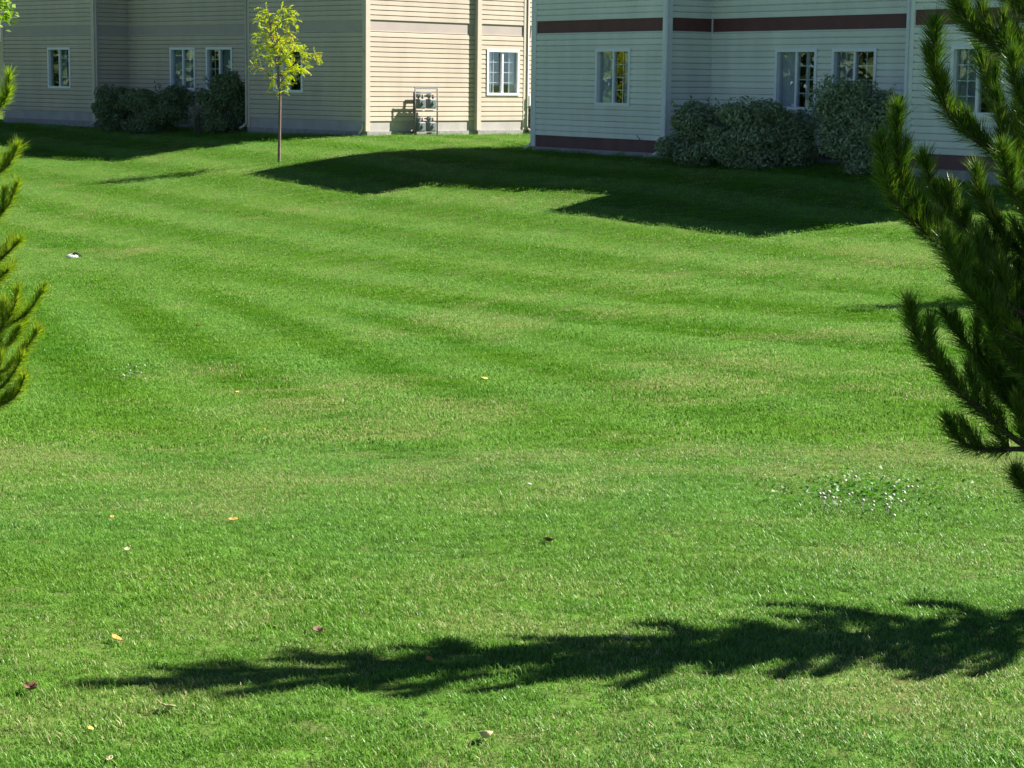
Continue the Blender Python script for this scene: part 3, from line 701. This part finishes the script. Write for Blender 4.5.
# left pine, in full sun
QX, QY = -2.72, 8.6; qz = gz(QX, QY)
def QL(zpx, pts, Y0=8.6, dy=0., **k):
    p = at(-60, zpx, QY); return dict(p=[np.array([QX, QY, p[2]])]+px(pts, Y0, dy), **k)
kw = dict(nl=.066, dens=1900, r=.011)
limbs_l = [
 QL(150, [(-60,135),(-20,120),(2,104),(9,76)], 8.5, -.1, nf=.2, side=.07, **kw),
 QL(215, [(-60,205),(-25,185),(5,168),(18,146)], 8.6, -.1, nf=.3, side=.09, **kw),
 QL(265, [(-60,250),(-22,232),(6,208),(17,184)], 8.5, -.1, nf=.3, side=.09, **kw),
 QL(310, [(-60,300),(-25,280),(2,258),(20,240)], 8.6, -.15, nf=.35, side=.08, **kw),
 QL(350, [(-60,345),(-15,335),(12,322),(28,312),(44,288)], 8.5, -.15, nf=.45, side=.09, **kw),
 QL(395, [(-60,388),(-20,380),(8,368),(26,348),(38,330)], 8.55, -.15, nf=.35, side=.08, **kw),
 QL(360, [(-60,350),(-30,320),(-8,290),(12,266)], 8.7, .05, nf=.3, side=.08, **kw),
 QL(410, [(-60,405),(-25,400),(0,388),(14,372),(22,356)], 8.45, -.1, nf=.3, side=.07, **kw),
 QL(400, [(-60,392),(-25,372),(2,350),(18,334),(26,318)], 8.60, .0, nf=.3, side=.06, **kw),
 QL(420, [(-60,415),(-20,412),(6,402),(18,392),(24,378)], 8.50, -.1, nf=.3, side=.06, **kw),
 QL(375, [(-60,366),(-25,352),(0,330),(14,306),(18,290)], 8.45, -.1, nf=.3, side=.06, **kw),
 QL(330, [(-60,318),(-30,300),(-6,282),(8,270)], 8.4, -.1, nf=.2, side=.07, **kw),
]
pine('pine_tree', (QX, QY, qz), 2.7, 'yellow-green sunlit young pine at the left edge of the photo', M['needle_y'], 41, limbs_l,
     lambda z, a: abs((a+math.pi) % (2*math.pi)-math.pi) > R(70), lambda t: .62*(1-t)**.75+.04)

# ---- young honey-locust-like tree
def frond(p, d, ln, r, V, U, tone):
    """compound leaf: paired leaflets on a drooping stalk"""
    k = 8; d = unit(d); pos = p.copy(); dr_ = d.copy()
    sd = unit(np.cross(d, np.array([0, 0, 1.])+r.normal(size=3)*.3))
    for i in range(k):
        pos = pos+dr_*ln/k; dr_ = unit(dr_+np.array([0, 0, -.13]))
        for s_ in (-1, 1):
            a = unit(dr_*.45+sd*s_+np.array([0, 0, -.25])+r.normal(size=3)*.12); ll = ln*.23*(1-.35*abs(i/k-.45)); wv = unit(np.cross(a, r.normal(size=3)))*ll*.3
            V.append(np.stack([pos, pos+a*ll*.5+wv, pos+a*ll, pos+a*ll*.5-wv])); U.append((r.random(), tone))
def young_tree(base, topx, limbs_, seed, name='young_tree'):
    r = np.random.default_rng(seed); b0 = np.array(base); e = empty(name, base)
    tc = bez([np.array([b0[0], b0[1], b0[2]-.1])]+topx, 6); n = len(tc)
    rel = [p-b0 for p in tc]
    MB().tube(rel, [.036*(1-.78*(i/(n-1))**1.2) for i in range(n)], 8).build('trunk', M['bark'], e, smooth=True)
    V, U = [], []
    for (pts, nf, yel) in limbs_:
        c_ = [p-b0 for p in bez(pts, 6)]
        MB().tube(c_, [.012*(1-.7*i/(len(c_)-1)) for i in range(len(c_))], 5).build('branch', M['bark'], e, smooth=True)
        for k in range(int(nf*.98)):
            t = r.uniform(.15, 1.02); i = min(len(c_)-2, int(t*(len(c_)-1))); p = c_[i]+(c_[i+1]-c_[i])*r.random()
            d = unit(c_[i+1]-c_[i])*.5+r.normal(size=3)*.7+np.array([0, 0, .25])
            tone = .95 if r.random() < yel*.55 else r.uniform(0, .6)
            frond(p, d, r.uniform(.13, .24), r, V, U, tone)
    V = np.concatenate(V); U = np.repeat(np.array(U), 4, 0)
    link('crown', soup('crown', V, 4, M['locust'], U), e); return e
TY = 46.2
def tp_(pts, dy=0): return [at(x, y, TY+dy*i/max(1, len(pts)-1)) for i, (x, y) in enumerate(pts)]
tb = at(279, 162.5, TY); tbz = gz(tb[0], tb[1])
trunk_pts = tp_([(279.5,130),(280,95),(279,75),(275,55),(271,32),(268,10)])
LB = [
 (tp_([(272,40),(266,26),(261,16),(258,22)], -.2), 26, .05), (tp_([(270,26),(277,14),(284,9),(291,12)], .3), 26, .05),
 (tp_([(271,34),(282,22),(291,20),(297,27)], -.3), 24, .1), (tp_([(271,28),(268,14),(264,7)], .1), 16, .05),
 (tp_([(274,50),(266,36),(259,34),(256,40)], .35), 22, .1), (tp_([(274,46),(284,34),(290,34),(294,44)], -.35), 22, .6),
 (tp_([(274,40),(272,30),(276,22)], .25), 20, .5),
 (tp_([(277,64),(268,50),(262,47),(258,55)], .3), 22, .05), (tp_([(277,62),(286,50),(292,44),(300,45)], .4), 24, .05),
 (tp_([(278,66),(290,54),(298,48),(305,52)], -.3), 26, .1), (tp_([(278,62),(283,48),(287,40)], -.2), 22, .1),
 (tp_([(279,74),(272,62),(269,58)], -.4), 20, .05), (tp_([(279,76),(292,66),(303,60),(312,54),(317,58)], -.1), 32, .45),
 (tp_([(279,78),(288,70),(297,68),(304,70)], .4), 26, .25), (tp_([(279.5,84),(286,76),(291,72),(294,78)], -.4), 24, .15),
 (tp_([(279.5,82),(270,76),(262,68),(253,66)], .1), 18, .3), (tp_([(280,90),(274,84),(272,80)], .3), 16, .1),
 (tp_([(280,88),(285,84),(290,86)], .1), 16, .1), (tp_([(280,97),(276,93),(273,92)], .05), 6, .1), (tp_([(280,96),(284,92),(286,92)], -.1), 5, .1),
 (tp_([(276,58),(280,46),(278,36)], .1), 24, .3), (tp_([(278,68),(284,60),(288,62)], .1), 24, .15), (tp_([(275,54),(270,44),(266,44)], -.1), 20, .15),
]
yt = young_tree((tb[0], tb[1], tbz), trunk_pts, LB, 51)
tag(yt, 'slender young tree with yellow-green feathery leaves, in front of the tan building', 'tree', 'young lawn trees')
def copy_tree(o, parent=None):
    c_ = o.copy(); COL.objects.link(c_); c_.parent = parent
    for ch in [x for x in o.children]: copy_tree(ch, c_)
    return c_
y2 = copy_tree(yt); x2 = (7.35, 22.95); y2.location = (x2[0], x2[1], gz(*x2)); y2.rotation_euler.z = R(200)
y2['label'] = 'young lawn tree past the right edge, its shadow tip beside the pine'

# ---- broadleaf tree at the top left corner
bxy = (-7.62, 21.0); r = np.random.default_rng(61); bz = gz(*bxy)
e = empty('broadleaf_tree', (bxy[0], bxy[1], bz)); tag(e, 'leafy green tree whose lowest leaves show at the top left corner', 'tree')
MB().tube([(0, 0, -.2), (.05, .02, 1.5), (0, 0, 3.2), (.1, .1, 5.0)], [.11, .085, .07, .03], 10).build('trunk', M['bark'], e, smooth=True)
P, N = [], []
for i in range(34):
    a = r.uniform(0, 6.28); el = r.uniform(.1, 1.0); q0 = np.array([0, 0, r.uniform(2.6, 4.6)]); ln = r.uniform(.9, 1.9)
    if i < 7: a = r.uniform(-.5, .5); el = r.uniform(.0, .35); q0[2] = r.uniform(3.2, 3.8); ln = r.uniform(1.45, 2.0)
    d = np.array([math.cos(a)*math.cos(el), math.sin(a)*math.cos(el), math.sin(el)]); q1 = q0+d*ln+np.array([0, 0, -.05*ln])
    MB().tube([q0, (q0+q1)/2+np.array([0, 0, .08]), q1], [.03, .02, .006], 5).build('branch', M['bark'], e, smooth=True)
    for k in range(18):
        c0 = q0+(q1-q0)*r.uniform(.35, 1.05)+r.normal(size=3)*.16
        pp = c0+r.normal(size=(26, 3))*.10; P.append(pp); N.append(r.normal(size=(26, 3))+np.array([.3, -.2, .7]))
for i in range(26):                                  # the low twigs that hang into the corner of the view
    c0 = at(r.uniform(-26, 9), r.uniform(-16, 19), 20.9+r.normal()*.15)-np.array([bxy[0], bxy[1], bz])
    pp = c0+r.normal(size=(16, 3))*.045; P.append(pp); N.append(r.normal(size=(16, 3))+np.array([.3, -.4, .6]))
tw = at(-8, 4, 20.9)-np.array([bxy[0], bxy[1], bz])
MB().tube([(0, 0, 3.0), tuple((np.array([0, 0, 3.0])+tw)/2+np.array([0, 0, .1])), tuple(tw)], [.03, .018, .005], 5).build('branch', M['bark'], e, smooth=True)
link('crown', leaves('crown', np.concatenate(P), np.concatenate(N), .075, M['broad'], .6, r), e)

# ---- unseen trees added at the left to darken reflections in the shaded windows
r = np.random.default_rng(77); P, N = [], []
for i in range(46):
    c0 = np.array([-52-r.uniform(0, 16), 34+i*1.25+r.normal()*1.5, 0]); hh = r.uniform(5, 9); c0[2] = hh*.52-2
    dd = unit(r.normal(size=(500, 3))); P.append(c0+dd*np.array([2.6, 2.6, hh*.5])*(.6+.45*r.random((500, 1)))); N.append(dd+r.normal(size=(500, 3))*.5)
dt = link('added_mirror_trees', leaves('added_mirror_trees', np.concatenate(P), np.concatenate(N), 0.75, M['shrub_d'], .7, r)); tag(dt, kind='stuff')

# ---------------------------------------------------------------- small things on the lawn
def ground_at(x, y, lift=0.):
    d = ray(x, y); lo, hi = 2., 80.
    Ys = np.concatenate([np.linspace(3, 14, 3000), np.linspace(14, 70, 3000)]); pz_ = d[2]/d[1]*Ys; g_ = height(d[0]/d[1]*Ys, Ys); i = int(np.argmax(pz_ < g_+lift)); return np.array([d[0]/d[1]*Ys[i], Ys[i], g_[i]])
def fallen_leaf(x, y, size, col, label, seed, curl=.5):
    r = np.random.default_rng(seed); p = ground_at(x, y, .016); size *= .8; mb = MB(); n = 7
    rows = []
    for i in range(n):
        t = i/(n-1); wd = size*.36*math.sin(math.pi*min(1, t*.93+.05))**.7*(1+.12*r.normal())
        z = size*curl*((t-.45)**2)*1.3
        rows.append([(size*(t-.5), -wd, z+wd*curl*.9), (size*(t-.5), -wd*.4, z+wd*curl*.15), (size*(t-.5), 0, z), (size*(t-.5), wd*.4, z+wd*curl*.15), (size*(t-.5), wd, z+wd*curl*.9)])
    for rr in rows: mb.v += rr
    for i in range(n-1):
        for k in range(4): q = i*5+k; mb.f.append((q, q+1, q+6, q+5))
    nb = len(mb.v); mb.tube([(-size*.5, 0, rows[0][2][2]), (-size*.72, size*.05, rows[0][2][2]+.006)], .0016, 4)
    m = plain('dry_leaf', col, .6, .25, 60); o = mb.build('fallen_leaf', m, None, (p[0], p[1], p[2]+.014), r.uniform(0, 6.28), True)
    o.rotation_euler = (r.uniform(-.35, .35), r.uniform(-.3, .3), r.uniform(0, 6.28))
    so_ = o.modifiers.new('thick', 'SOLIDIFY'); so_.thickness = .0012
    tag(o, label, 'leaf', 'fallen leaves on the lawn')
TAN, ORG, YEL, BRN = (.52, .40, .26), (.52, .27, .06), (.55, .42, .09), (.14, .085, .04)
fallen_leaf(486, 738, .062, TAN, 'curled pale tan leaf at the bottom of the photo, below the long shadow', 1, .9)
fallen_leaf(233, 520, .05, ORG, 'orange fallen leaf on sunny grass left of centre', 2)
fallen_leaf(116, 639, .05, ORG, 'orange fallen leaf above the left tip of the long shadow', 3)
fallen_leaf(32, 689, .06, BRN, 'dark brown curled leaf left of the long shadow tip', 4, .8)
fallen_leaf(127, 549, .03, TAN, 'small tan leaf alone on sunny grass at left', 5)
fallen_leaf(168, 707, .045, TAN, 'tan leaf just under the left tip of the long shadow', 6)
fallen_leaf(90, 729, .032, YEL, 'small yellow leaf near the bottom left corner', 7)
fallen_leaf(110, 759, .034, TAN, 'small tan leaf at the very bottom left', 8)
fallen_leaf(318, 631, .045, BRN, 'small dark leaf above the middle of the long shadow', 9, .8)
fallen_leaf(429, 659, .035, ORG, 'small orange leaf on the upper edge of the long shadow', 10)
fallen_leaf(548, 541, .06, BRN, 'dark brown leaf on the open lawn at centre', 11, .8)
fallen_leaf(530, 484, .022, (.6, .58, .5), 'pale whitish leaf on the open lawn above centre', 12)
fallen_leaf(198, 326, .08, ORG, 'orange leaf on the shady-green near bank', 13)
fallen_leaf(237, 393, .07, YEL, 'yellow leaf below the near bank, beside the dry patch', 14)
fallen_leaf(262, 430, .06, ORG, 'orange leaf at the lower edge of the dry patch', 15)
fallen_leaf(334, 405, .07, YEL, 'yellow leaf in the middle of the dry patch', 16)
fallen_leaf(484, 379, .08, YEL, 'yellow leaf on the green stripe at centre', 17)
fallen_leaf(112, 517, .028, ORG, 'small orange leaf at left beside the tan one', 18)
fallen_leaf(626, 638, .04, TAN, 'small tan leaf beside the upper shadow edge right of centre', 19)

# white drain cap in the dip
p = ground_at(72, 258); mb = MB(); mb.sphere((0, 0, 0), .105, 20, 10, .6)
dc = empty('drain_cap', (p[0], p[1], p[2]+.002), R(20)); tag(dc, 'small white rounded drain cap half hidden in the grassy dip', 'drain cap')
mb.build('dome', M['stone_white'], dc, smooth=True)
MB().tube([(.005, -.045, .07), (.05, -.05, .063)], .016, 8).build('slot', M['black'], dc)
MB().tube([(.04, .06, .075), (.11, .03, .045), (.145, -.01, .01)], [.014, .02, .016], 8).build('rim', M['black'], dc, smooth=True)

# clover patches
def clover(x, y, spots, label, seed, spread, nl):
    r = np.random.default_rng(seed); p = ground_at(x, y); e = empty('clover_patch', p); tag(e, label, 'clover')
    q = r.normal(size=(nl, 2))*np.array(spread); Z = height(q[:, 0]+p[0], q[:, 1]+p[1])-p[2]
    P = np.stack([q[:, 0], q[:, 1], Z+r.uniform(.035, .06, nl)], 1)
    o = link('leaf_mat', leaves('leaf_mat', P, r.normal(size=(nl, 3))*.35+np.array([0, 0, 1]), .022, M['clover'], .9, r), e); tag(o, kind='stuff')
    mb = MB(); mb.sphere((0, 0, 0), .0065, 8, 6, .9); mb.tube([(0, 0, -.05), (0, 0, -.004)], .0012, 4); fm = mb.mesh('flower_head', M['flower'], True)
    for (sx, sy) in spots:
        g_ = ground_at(sx, sy, .05); f_ = link('flower_head', fm, e, (g_[0]-p[0], g_[1]-p[1], g_[2]-p[2]+.06)); f_.scale = [r.uniform(.8, 1.25)]*3
M['clover'] = leafmat('clover_leaf', (.045, .15, .010), (.085, .22, .018), None, .35)
M['flower'] = plain('clover_white', (.55, .52, .42), .8, .2, 200)
sp = [(800+a*130/1024, 470+b_*130/1024) for a, b_ in ((155,205),(180,205),(192,240),(228,190),(258,235),(286,238),(315,270),(385,212),(408,200),(435,70),(495,258),(578,268),(578,298),(562,335),(660,68),(670,208),(675,248),(682,292),(697,315),(716,280),(738,150),(770,248),(790,268),(818,258),(846,95),(846,150),(880,150),(924,150),(735,215),(740,378))]
clover(862, 497, sp, 'patch of white-flowered clover in the lawn left of the pine', 71, (.22, .35), 900)
clover(131, 375, [(128,366),(136,368),(130,372),(141,374),(124,377),(145,380)], 'bright green clover tuft with tiny white flowers on the near bank', 72, (.13, .35), 350)

# ---------------------------------------------------------------- the grass itself (stuff)
gm = turf_mat('grass_blade', 'INSTANCER', True)
def tuft(nb, rad, h0, h1, wd, seed):
    r = np.random.default_rng(seed); V, U = [], []
    for i in range(nb):
        a, q = r.uniform(0, 6.283), rad*math.sqrt(r.random()); p = np.array([math.cos(a)*q, math.sin(a)*q, -.004])
        yaw = r.uniform(0, 6.283); f = np.array([math.cos(yaw), math.sin(yaw), 0]); sd = np.array([-f[1], f[0], 0])*wd*r.uniform(.7, 1.2)
        H = r.uniform(h0, h1); ln = r.uniform(.1, .95)*H; u = r.random()
        m1 = p+f*ln*.3+np.array([0, 0, H*.6]); tp = p+f*ln+np.array([0, 0, H*r.uniform(.78, 1)])
        V.append(np.stack([p-sd*.5, p+sd*.5, m1+sd*.42, m1-sd*.42])); V.append(np.stack([m1-sd*.42, m1+sd*.42, tp+sd*.06, tp-sd*.06])); U += [(u, .3), (u, .9)]
    me_ = soup('tuft', np.concatenate(V), 4, gm, np.repeat(np.array(U), 4, 0)); return bpy.data.objects.new('tuft', me_)
LOD = [[tuft(64, .048, .009, .023, .0026, 100+i) for i in range(5)],
       [tuft(64, .11, .011, .026, .0050, 200+i) for i in range(4)],
       [tuft(64, .24, .010, .022, .0105, 300+i) for i in range(4)]]
def region(y0, y1, dens, mar):
    wmax = .2525*y1+mar; n = int((y1-y0)*2*wmax*dens); Y = rng.uniform(y0, y1, n); X = rng.uniform(-wmax, wmax, n)
    ok = np.abs(X) < .2525*Y+mar; return X[ok], Y[ok]
def inside(X, Y, poly):
    c_ = np.zeros(len(X), bool); j = len(poly)-1
    for i in range(len(poly)):
        (xi, yi), (xj, yj) = poly[i], poly[j]
        c_ ^= ((yi > Y) != (yj > Y)) & (X < (xj-xi)*(Y-yi)/(yj-yi+1e-12)+xi); j = i
    return c_
polyR = [RA, RB, RC, RD0, RD, RE, RE+RBK, RA+RBK]; polyL = [L0, L1, L2, L3r, L3, L4, E1, E2, E3, E3r, E4, E4-SL*17.19]
A_ = []
for k, (y0, y1, dens, mar) in enumerate(((3.6, 11.5, 640, .9), (10.5, 25, 215, 1.2), (23, 66, 50, 2.0))):
    X, Y = region(y0, y1, dens, mar)
    ok = ~(inside(X, Y, polyR) | inside(X, Y, polyL)); X, Y = X[ok], Y[ok]
    keep = np.ones(len(X), bool)
    if k == 0: keep = rng.random(len(X)) < 1-sstep(Y, 10, 11.5)
    if k == 1: keep = rng.random(len(X)) < sstep(Y, 10.5, 11.8)*(1-sstep(Y, 23, 25))
    if k == 2: keep = rng.random(len(X)) < sstep(Y, 23, 25)
    A_.append((X[keep], Y[keep], np.full(keep.sum(), k)))
X, Y, K = (np.concatenate([a[i] for a in A_]) for i in range(3)); n = len(X); Z = height(X, Y)
st, dr = lawn(X, Y)
yaw = rng.uniform(0, 6.283, n); tilt = .30*st*sstep(Y, 5, 9)+rng.normal(0, .10, n)
ax = np.where((.835*X+.55*Y > 10.7)[:, None], np.array([[.835, .55]]), np.array([[.955, .30]]))   # tilt axis across the pass
cz, sz = np.cos(yaw), np.sin(yaw); ct, stl = np.cos(tilt), np.sin(tilt)
Rz = np.zeros((n, 3, 3)); Rz[:,0,0] = cz; Rz[:,0,1] = -sz; Rz[:,1,0] = sz; Rz[:,1,1] = cz; Rz[:,2,2] = 1
ux, uy = ax[:,0], ax[:,1]; RT = np.zeros((n, 3, 3))
RT[:,0,0] = ct+ux*ux*(1-ct); RT[:,0,1] = ux*uy*(1-ct); RT[:,0,2] = uy*stl; RT[:,1,0] = ux*uy*(1-ct); RT[:,1,1] = ct+uy*uy*(1-ct); RT[:,1,2] = -ux*stl
RT[:,2,0] = -uy*stl; RT[:,2,1] = ux*stl; RT[:,2,2] = ct
Q = RT@Rz
eul = np.stack([np.arctan2(Q[:,2,1], Q[:,2,2]), -np.arcsin(np.clip(Q[:,2,0], -1, 1)), np.arctan2(Q[:,1,0], Q[:,0,0])], 1)
scl = (np.where(K == 2, rng.uniform(.85, 1.1, n), rng.uniform(.65, 1.25, n))+.5*(rng.random(n) < .02)*(K < 2))*(1-.25*np.clip(dr, 0, 1))*(.85+.35*vnoise(X, Y, 1.9))
me = bpy.data.meshes.new('grass'); me.vertices.add(n); me.vertices.foreach_set('co', np.stack([X, Y, Z], 1).astype(np.float32).ravel())
for nm, ty, a in (('stripe', 'FLOAT', st+rng.normal(0, .15, n)), ('dry', 'FLOAT', dr), ('scl', 'FLOAT', scl), ('rot', 'FLOAT_VECTOR', eul), ('lod', 'INT', K), ('rnd', 'FLOAT', .5+(rng.random(n)-.5)*np.array([1., .8, .4])[K])):
    t_ = me.attributes.new(nm, ty, 'POINT'); t_.data.foreach_set('vector' if ty == 'FLOAT_VECTOR' else 'value', (a.astype(np.int32) if ty == 'INT' else a.astype(np.float32)).ravel())
me.materials.append(gm)
go = link('grass', me); tag(go, 'short mown green lawn grass with stripes', 'grass', kind='stuff')
ng = bpy.data.node_groups.new('lawn_tufts', 'GeometryNodeTree')
ng.interface.new_socket('Geometry', in_out='INPUT', socket_type='NodeSocketGeometry'); ng.interface.new_socket('Geometry', in_out='OUTPUT', socket_type='NodeSocketGeometry')
gi = ng.nodes.new('NodeGroupInput'); gout = ng.nodes.new('NodeGroupOutput'); jn = ng.nodes.new('GeometryNodeJoinGeometry')
def nattr(nm, ty):
    a = ng.nodes.new('GeometryNodeInputNamedAttribute'); a.data_type = ty; a.inputs['Name'].default_value = nm; return a.outputs['Attribute']
for k, objs in enumerate(LOD):
    g2i = ng.nodes.new('GeometryNodeGeometryToInstance')
    for o in objs:
        oi = ng.nodes.new('GeometryNodeObjectInfo'); oi.inputs['Object'].default_value = o; ng.links.new(oi.outputs['Geometry'], g2i.inputs[0])
    cmp_ = ng.nodes.new('FunctionNodeCompare'); cmp_.data_type = 'INT'; cmp_.operation = 'EQUAL'
    ii = [s_ for s_ in cmp_.inputs if s_.enabled or s_.type == 'INT']; ii = [s_ for s_ in cmp_.inputs if s_.type == 'INT']
    ng.links.new(nattr('lod', 'INT'), ii[0]); ii[1].default_value = k
    iop = ng.nodes.new('GeometryNodeInstanceOnPoints'); ng.links.new(gi.outputs[0], iop.inputs['Points']); ng.links.new(cmp_.outputs[0], iop.inputs['Selection'])
    ng.links.new(g2i.outputs[0], iop.inputs['Instance']); iop.inputs['Pick Instance'].default_value = True
    ng.links.new(nattr('rot', 'FLOAT_VECTOR'), iop.inputs['Rotation']); ng.links.new(nattr('scl', 'FLOAT'), iop.inputs['Scale'])
    rv = ng.nodes.new('FunctionNodeRandomValue'); rv.data_type = 'INT'
    ints = [s_ for s_ in rv.inputs if s_.type == 'INT']; ints[0].default_value = 0; ints[1].default_value = len(objs)-1
    ro = [s_ for s_ in rv.outputs if s_.type == 'INT'][0]; ng.links.new(ro, iop.inputs['Instance Index'])
    ng.links.new(iop.outputs[0], jn.inputs[0])
ng.links.new(jn.outputs[0], gout.inputs[0])
md = go.modifiers.new('tufts', 'NODES'); md.node_group = ng
